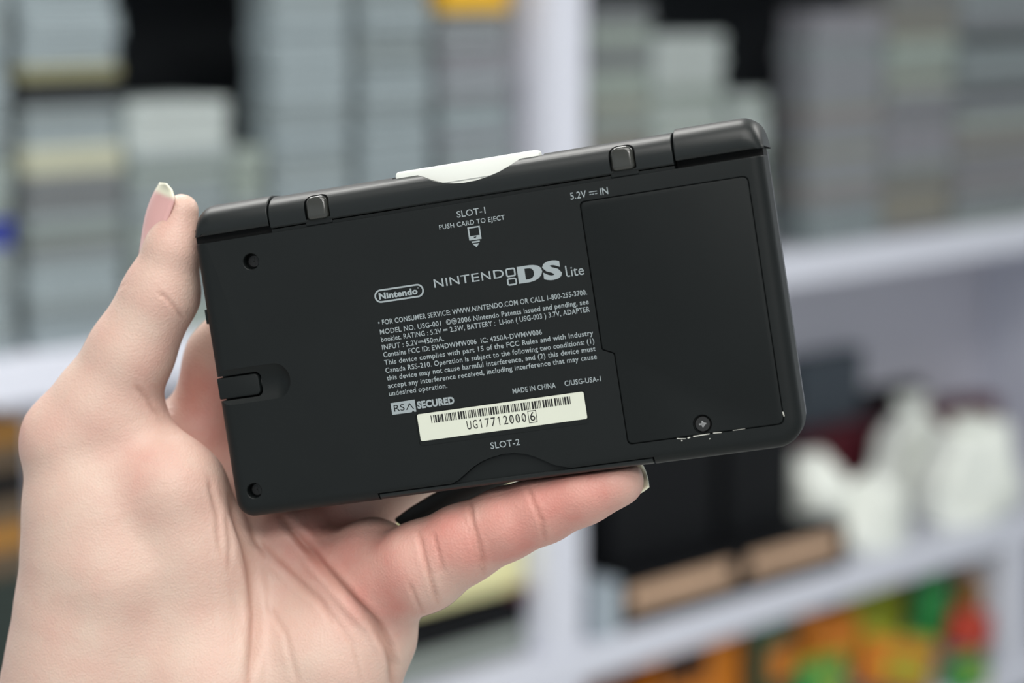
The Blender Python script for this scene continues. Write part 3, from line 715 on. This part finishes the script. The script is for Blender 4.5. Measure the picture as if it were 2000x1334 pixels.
def stack(xl, xr, ytop, plan, where, dn=.02, zb=U1, ymid=300, dep=.6):
    """stack of cases between two picture columns; plan(y) names the kind of the case seen at picture row y"""
    global ncase
    t0, t1 = at(xl, ymid, dn)[0], at(xr, ymid, dn)[0]; t = (t0+t1)/2; wd = t1-t0
    zt = at((xl+xr)/2, ytop, dn)[1]; n = max(1, int(round((zt-zb-.001)/(CH+.0006)))); sx = wd/CW
    for i in range(n):
        z = zb+.0006+i*(CH+.0006); k = plan(py_of(t, dn, z+CH/2))
        o = bpy.data.objects.new('game_case', K[k]); C.objects.link(o)
        o.matrix_world = WM @ Matrix.Translation((t+random.uniform(-.0025, .0025), dn+random.uniform(-.004, .006), z)) @ Matrix.Rotation(random.uniform(-.012, .012), 4, 'Z') @ Matrix.Diagonal((sx, dep, 1, 1))
        if i == n-1 and ytop > 0: lab = f'{NAMES[k]} game case topmost on the {where}'
        elif i == 0: lab = f'{NAMES[k]} game case lowest in the {where}'
        else: lab = f'{NAMES[k]} game case {ORD[i]} up in the {where}'
        tag(o, lab, 'game case', 'cases of the '+where); ncase += 1
    return t, n*(CH+.0006)+zb
R_ = random.choice
def bands(*tab):
    """rows: (lowest picture row limit, kinds...)"""
    def f(y):
        for lim, *ks in tab:
            if y < lim: return R_(ks)
        return R_(tab[-1][1:])
    return f
# left bay, middle shelf, from the left
stack(-95, 20, -60, bands((300, 'blue_grey', 'cool'), (425, 'green_grey', 'cool'), (480, 'blue'), (900, 'cool', 'blue_grey')), 'stack at the left picture edge')
stack(48, 238, -60, bands((132, 'blue_grey'), (165, 'olive'), (203, 'dark'), (295, 'cool', 'blue_grey'), (352, 'cream'), (405, 'mid'), (470, 'green_grey', 'cool'), (520, 'cool', 'mid'), (900, 'blue_grey', 'cool')), 'tall stack with the olive case')
stack(252, 448, 188, bands((298, 'pale'), (900, 'cool', 'green_grey', 'cool')), 'short stack topped by pale cases')
stack(452, 518, 298, bands((340, 'green_grey'), (900, 'green_grey', 'cool', 'green_grey')), 'narrow low stack before the dark gap', dn=.03)
stack(535, 686, -60, bands((900, 'blue_grey', 'blue_grey', 'blue_grey', 'cool')), 'full stack right of the dark gap', dep=.28)
stack(706, 842, -60, bands((900, 'blue_grey', 'blue_grey', 'blue_grey', 'cool')), 'full stack between two narrow dark gaps')
t_, z_ = stack(864, 998, 42, bands((900, 'blue_grey', 'cool', 'blue_grey', 'lav')), 'stack under the yellow box')
# right bay
stack(1150, 1272, 4, bands((130, 'green_grey', 'mid'), (900, 'green_grey', 'tan', 'green_grey', 'cool')), 'stack right beside the white divider')
stack(1276, 1412, 62, bands((170, 'pale'), (900, 'green_grey', 'green_grey', 'pale')), 'pale stack with the clean square top')
stack(1422, 1500, 190, bands((900, 'green_grey', 'cool', 'pale')), 'low stack forming a step down', dn=.03)
stack(1582, 1724, 15, bands((80, 'lav'), (130, 'lav', 'cool'), (180, 'green_grey', 'lav'), (900, 'cool', 'lav', 'cool', 'tan')), 'stack right of the black hollow', dep=.35)
stack(1728, 1862, -60, bands((30, 'tan', 'mid'), (180, 'green_grey', 'tan', 'green_grey'), (320, 'mid', 'cool', 'lav', 'cool'), (900, 'tan', 'mid', 'tan')), 'mixed stack second from the right edge', dep=.4)
stack(1866, 2030, -60, bands((45, 'cool', 'lav'), (68, 'mid'), (84, 'dark'), (172, 'cool', 'mid'), (188, 'dark'), (900, 'mid', 'cool', 'tan', 'lav', 'green_grey')), 'mixed stack at the right picture edge', dep=.4)
# boxes of the shop
def rbox(name, w, d, h, m, parent=None, bev=.003): return link(name, box_mesh(-w/2, w/2, 0, d, 0, h, bev, S=1), m, parent)
def carton(name, label, cat, xl, xr, ymid, dn, zb, h, d, m, strip=None, rz=0, group=None, lidm=None):
    """a carton with a lid and, if given, a label strip (material, z0, z1, x0, x1 as fractions)"""
    t0, t1 = at(xl, ymid, dn)[0], at(xr, ymid, dn)[0]
    if (t0+t1)/2 < tdiv and zb < U1: t1 = min(t1, tdiv-hw-.004)
    w_ = t1-t0
    e = empty(name); place(e, (t0+t1)/2, dn, zb+.0005, rz); tag(e, label, cat, group)
    rbox('body', w_*.99, d*.99, h*.84, m, e); lm = rbox('box_lid', w_, d, h*.18, lidm or m, e); lm.location = (0, -.0005, h*.82)
    if strip:
        sm_, z0, z1, x0, x1 = strip
        link('label_strip', box_mesh(-w_/2+x0*w_, -w_/2+x1*w_, -.0022, .0005, h*z0, h*z1, .0005, S=1), sm_, e)
    return e
def cm(name, c, r=.5, n=.15): return mat(name, c, r, .4, noise=(14, n))
M_YEL = cm('yellow_card', (.80, .46, .03)); M_BLK = mat('black_card', (.004, .0045, .006), .6, .2, noise=(14, .15)); M_TAN = cm('tan_label', (.64, .42, .28), .5, .35); M_CRM = cm('pale_yellow_card', (.80, .76, .42), .5, .05)
M_RED = cm('dark_red_card', (.10, .010, .018)); M_ORG = cm('orange_card', (.58, .18, .012)); M_GRN = cm('green_card', (.02, .27, .06)); M_LIM = cm('yellow_green_card', (.38, .42, .03)); M_RD2 = cm('red_card', (.48, .045, .02)); M_BRN = cm('brown_card', (.11, .075, .045)); M_OCH = cm('ochre_card', (.34, .16, .03)); M_GRY = cm('grey_card', (.20, .22, .21)); M_TEAL = cm('slate_plastic', (.07, .09, .11)); M_BLU = cm('pale_blue_card', (.40, .46, .52))
carton('yellow_box', 'bright yellow box lying on the stack beside the white divider, at the top edge', 'box', 868, 996, 30, .02, z_+.008, .09, .15, M_YEL, (cm('white_label', (.8, .8, .8)), .6, .8, .1, .5))
# left bay, lower shelf
c = carton('storage_box', 'dark storage box filling the lower left corner of the lower shelf', 'box', -90, 62, 1200, .03, U0, .28, .25, cm('dark_green_card', (.018, .028, .024)))
for i, (k, m, lab) in enumerate(((0, M_BRN, 'brown case directly on the dark storage box at lower left'), (1, M_OCH, 'ochre case in the small pile at the left edge'), (2, M_BRN, 'brown case lying over the ochre case at the left edge'), (3, M_BLK, 'black case between brown cases at the left edge'), (4, M_BRN, 'brown case near the top of the pile at the left edge'), (5, M_OCH, 'ochre case topmost of the pile at the left edge'))):
    carton('cardboard_case', lab, 'box', -80, 58, 950, .03, U0+.2815+k*.0312, .0305, .22, m)
# left bay lower shelf, right part: grey cases, dark cases, yellow box
z = U0
for hh_, m_, lab in ((.021, M_GRY, 'grey flat box lowest in the pile seen under the fingers'), (.021, cm('pale_grey_card', (.34, .38, .35)), 'pale grey flat box second from the bottom under the fingers'),
                     (.023, M_BLK, 'black flat box upon the pale grey one under the fingers'), (.023, M_BLK, 'black flat box directly under the dark red and pale yellow boxes')):
    carton('flat_box', lab, 'box', 760, 1118, 1230, .03, z, hh_, .24, m_); z += hh_+.0006
carton('flat_box', 'dark red flat box between the black box and the pale yellow box', 'box', 1005, 1110, 1200, .022, z, .010, .2, M_RED)
carton('yellow_box', 'pale yellow box seen below the fingertips, left of the divider', 'box', 800, 1132, 1120, .035, z+.0108, .15, .22, M_CRM)
# right bay, lower shelf
carton('black_box', 'black box with a tan label strip nearest the divider, on the lower shelf', 'box', 1215, 1440, 1150, .0, U0, .075, .30, M_BLK, (M_TAN, .42, .86, .06, .94))
carton('black_box', 'black box with a tan label strip beside the white plastic bags', 'box', 1450, 1655, 1080, .0, U0, .075, .30, M_BLK, (M_TAN, .42, .86, .06, .9))
carton('black_box', 'tall black box on the left strip-labelled box', 'box', 1190, 1400, 1000, .06, U0+.0765, .20, .24, M_BLK)
carton('black_box', 'tall black box on the right strip-labelled box', 'box', 1420, 1550, 950, .06, U0+.0765, .18, .24, M_BLK)
carton('pale_box', 'small pale blue box wedged against the divider at the shelf edge', 'box', 1168, 1212, 1180, -.005, U0, .085, .1, M_BLU)
carton('slate_box', 'tall dark slate box against the back panel, right of the console', 'box', 1560, 1685, 760, .325, U0, .28, .032, M_TEAL)
def bag(name, label, px, py, dn, rx, ry, rz_, m, seed, zb=None, group=None, cat='bag', knot=True):
    t, z = at(px, py, dn); r = np.random.RandomState(seed)
    e = empty(name); place(e, t, dn, zb if zb is not None else z-rz_); tag(e, label, cat, group)
    bm = bmesh.new(); bmesh.ops.create_icosphere(bm, subdivisions=4, radius=1)
    dirs = r.normal(size=(14, 3)); dirs /= np.linalg.norm(dirs, axis=1)[:, None]; amp = r.uniform(.04, .16, 14)
    for v in bm.verts:
        p = np.array(v.co); f = 1+sum(a*(1-abs(math.sin(3.0*float(p@d)+a*40))) for a, d in zip(amp, dirs))-.25
        z2 = max(p[2]*f, -.8)
        v.co = Vector((p[0]*f*rx, (p[1]*f+1.05)*ry, (z2+.8)*rz_))
    for f in bm.faces: f.smooth = True
    link('bag_body', bm_mesh(bm, name), m, e)
    if knot:
        bm = bmesh.new(); bmesh.ops.create_cone(bm, segments=14, radius1=rx*.12, radius2=rx*.38, depth=rz_*.5, cap_ends=True)
        for i, v in enumerate(bm.verts):
            v.co += Vector((0, ry*1.05, rz_*1.85+ (.006 if i % 2 else 0)))
            if v.co.z > rz_*1.9: v.co.x *= 1+.25*(i % 3)
        link('knot', bm_mesh(bm, 'knot'), m, e)
    return e
M_BAG = mat('white_film', (.93, .96, .90), .35, .5, bump=(60, .6, .003))
bag('plastic_bag', 'small white plastic bag on top of the right strip-labelled black box', 1630, 1000, .04, .043, .045, .052, M_BAG, 1, U0+.0765, 'white bags on the lower shelf', knot=False)
bag('plastic_bag', 'bright white plastic bag right beside the strip-labelled black box', 1750, 1000, -.003, .064, .045, .068, M_BAG, 9, U0, 'white bags on the lower shelf', knot=False)
bag('plastic_bag', 'tallest white plastic bag, peaked, in the middle of the bag pile', 1818, 960, .125, .080, .045, .100, M_BAG, 2, U0, 'white bags on the lower shelf')
bag('plastic_bag', 'white plastic bag at the right edge of the bag pile', 1936, 940, -.003, .095, .045, .088, M_BAG, 5, U0, 'white bags on the lower shelf')
carton('red_box', 'dark red box rising behind the first white bag', 'box', 1610, 1770, 880, .245, U0, .150, .07, M_RED)
carton('red_box', 'dark red box rising behind the rightmost white bag', 'box', 1815, 1950, 850, .245, U0, .150, .07, M_RED)
carton('black_box', 'black box standing behind the dark red boxes', 'box', 1695, 1800, 850, .328, U0, .19, .03, M_BLK)
# colourful packets on the bottom shelf
carton('orange_box', 'orange carton nearest the divider on the bottom shelf', 'box', 1175, 1275, 1310, .03, UB, .165, .2, M_ORG)
carton('orange_box', 'brown-orange carton with a dark label on the bottom shelf', 'box', 1285, 1455, 1290, .03, UB, .21, .2, M_ORG, (M_BLK, .78, .98, .05, .55))
k = 0
M_DG = cm('dark_green_pack', (.012, .05, .02))
packs = [(1470, 1570, 1250, M_DG, 'dark green packet'), (1580, 1690, 1200, M_ORG, 'orange packet'), (1700, 1800, 1175, M_LIM, 'lime packet'), (1745, 1850, 1130, M_GRN, 'green packet'), (1850, 1925, 1200, M_RD2, 'red packet')]
def packet(label, px, py, dn, w_, h, th, m, rz, ry, m2=None, cat='packet'):
    t, z = at(px, py, dn); e = empty('snack_packet'); e.matrix_world = WM @ Matrix.Translation((t, dn, z-h/2)) @ Matrix.Rotation(rz, 4, 'Z') @ Matrix.Rotation(ry, 4, 'Y')
    tag(e, label, cat, 'colourful packets on the bottom shelf')
    bm = bmesh.new(); bmesh.ops.create_grid(bm, x_segments=16, y_segments=16, size=1)
    top = list(bm.verts)
    def pos(v, s):
        x, y = v.co.x, v.co.y; b = (1-x**4)*(1-y**6); return Vector((x*w_/2*(1-.05*(1-abs(y))), s*th/2*max(b, 0)**.6, h/2+y*h/2))
    f = bm.copy(); me1 = bpy.data.meshes.new('a'); me2 = bpy.data.meshes.new('b')
    for v in bm.verts: v.co = pos(v, -1)
    for v in f.verts: v.co = pos(v, 1)
    bm.to_mesh(me1); f.to_mesh(me2); bm.free(); f.free(); me = join_meshes([me1, me2], 'packet')
    bm = bmesh.new(); bm.from_mesh(me); bmesh.ops.remove_doubles(bm, verts=bm.verts, dist=.0004); me = bm_mesh(bm, 'packet')
    for p in me.polygons: p.use_smooth = True
    link('wrapper', me, m, e)
    link('seal', box_mesh(-w_/2, w_/2, -.001, .001, h-.004, h+.012, .0004, S=1), m2 or m, e)
    if m2: link('front_label', box_mesh(-w_*.28, w_*.28, -th/2-.0025, -th/2+.006, h*.3, h*.68, .002, S=1), m2, e)
    return e
PK = [(1505, 1290, .01, .12, .15, .04, M_DG, .1, .0, M_ORG, 'dark green packet with an orange label beside the orange carton'),
      (1605, 1262, .05, .14, .09, .05, M_ORG, -.2, .15, None, 'orange packet leaning behind the dark green packet'),
      (1600, 1335, -.0, .15, .07, .04, M_GRN, .1, .1, M_LIM, 'green packet with a lime label low on the bottom shelf'),
      (1712, 1205, .12, .22, .10, .05, M_LIM, .1, -.1, None, 'yellow-green packet in the middle of the colourful heap'),
      (1740, 1300, .01, .20, .09, .05, M_ORG, -.1, .3, M_LIM, 'orange packet with a lime label below the yellow-green packet'),
      (1815, 1200, .07, .12, .12, .05, M_GRN, .2, .1, None, 'bright green packet behind the yellow-green packet'),
      (1560, 1190, .2, .18, .12, .05, M_DG, .2, .1, None, 'dark green packet behind the orange ones, in the shade'),
      (1880, 1115, .128, .14, .10, .04, M_DG, .0, .0, M_GRN, 'dark green packet highest in the heap, under the shelf'),
      (1885, 1235, .01, .11, .06, .05, M_RD2, -.1, .3, None, 'red packet near the right panel'),
      (1894, 1172, .068, .07, .10, .05, M_OCH, .1, .0, None, 'ochre packet above the red packet'),
      (1885, 1322, .0, .13, .06, .05, M_GRN, .1, .1, M_LIM, 'green packet with a lime label in the lower right of the heap'),
      (1700, 1130, .26, .3, .14, .03, M_BLK, .0, .0, None, 'black packet in the shade right under the shelf')]
for px, py, dn, w_, h, th, m, rz, ry, m2, lab in PK: packet(lab, px, py, dn, w_, h, th, m, rz, ry, m2)
print('cases', ncase)
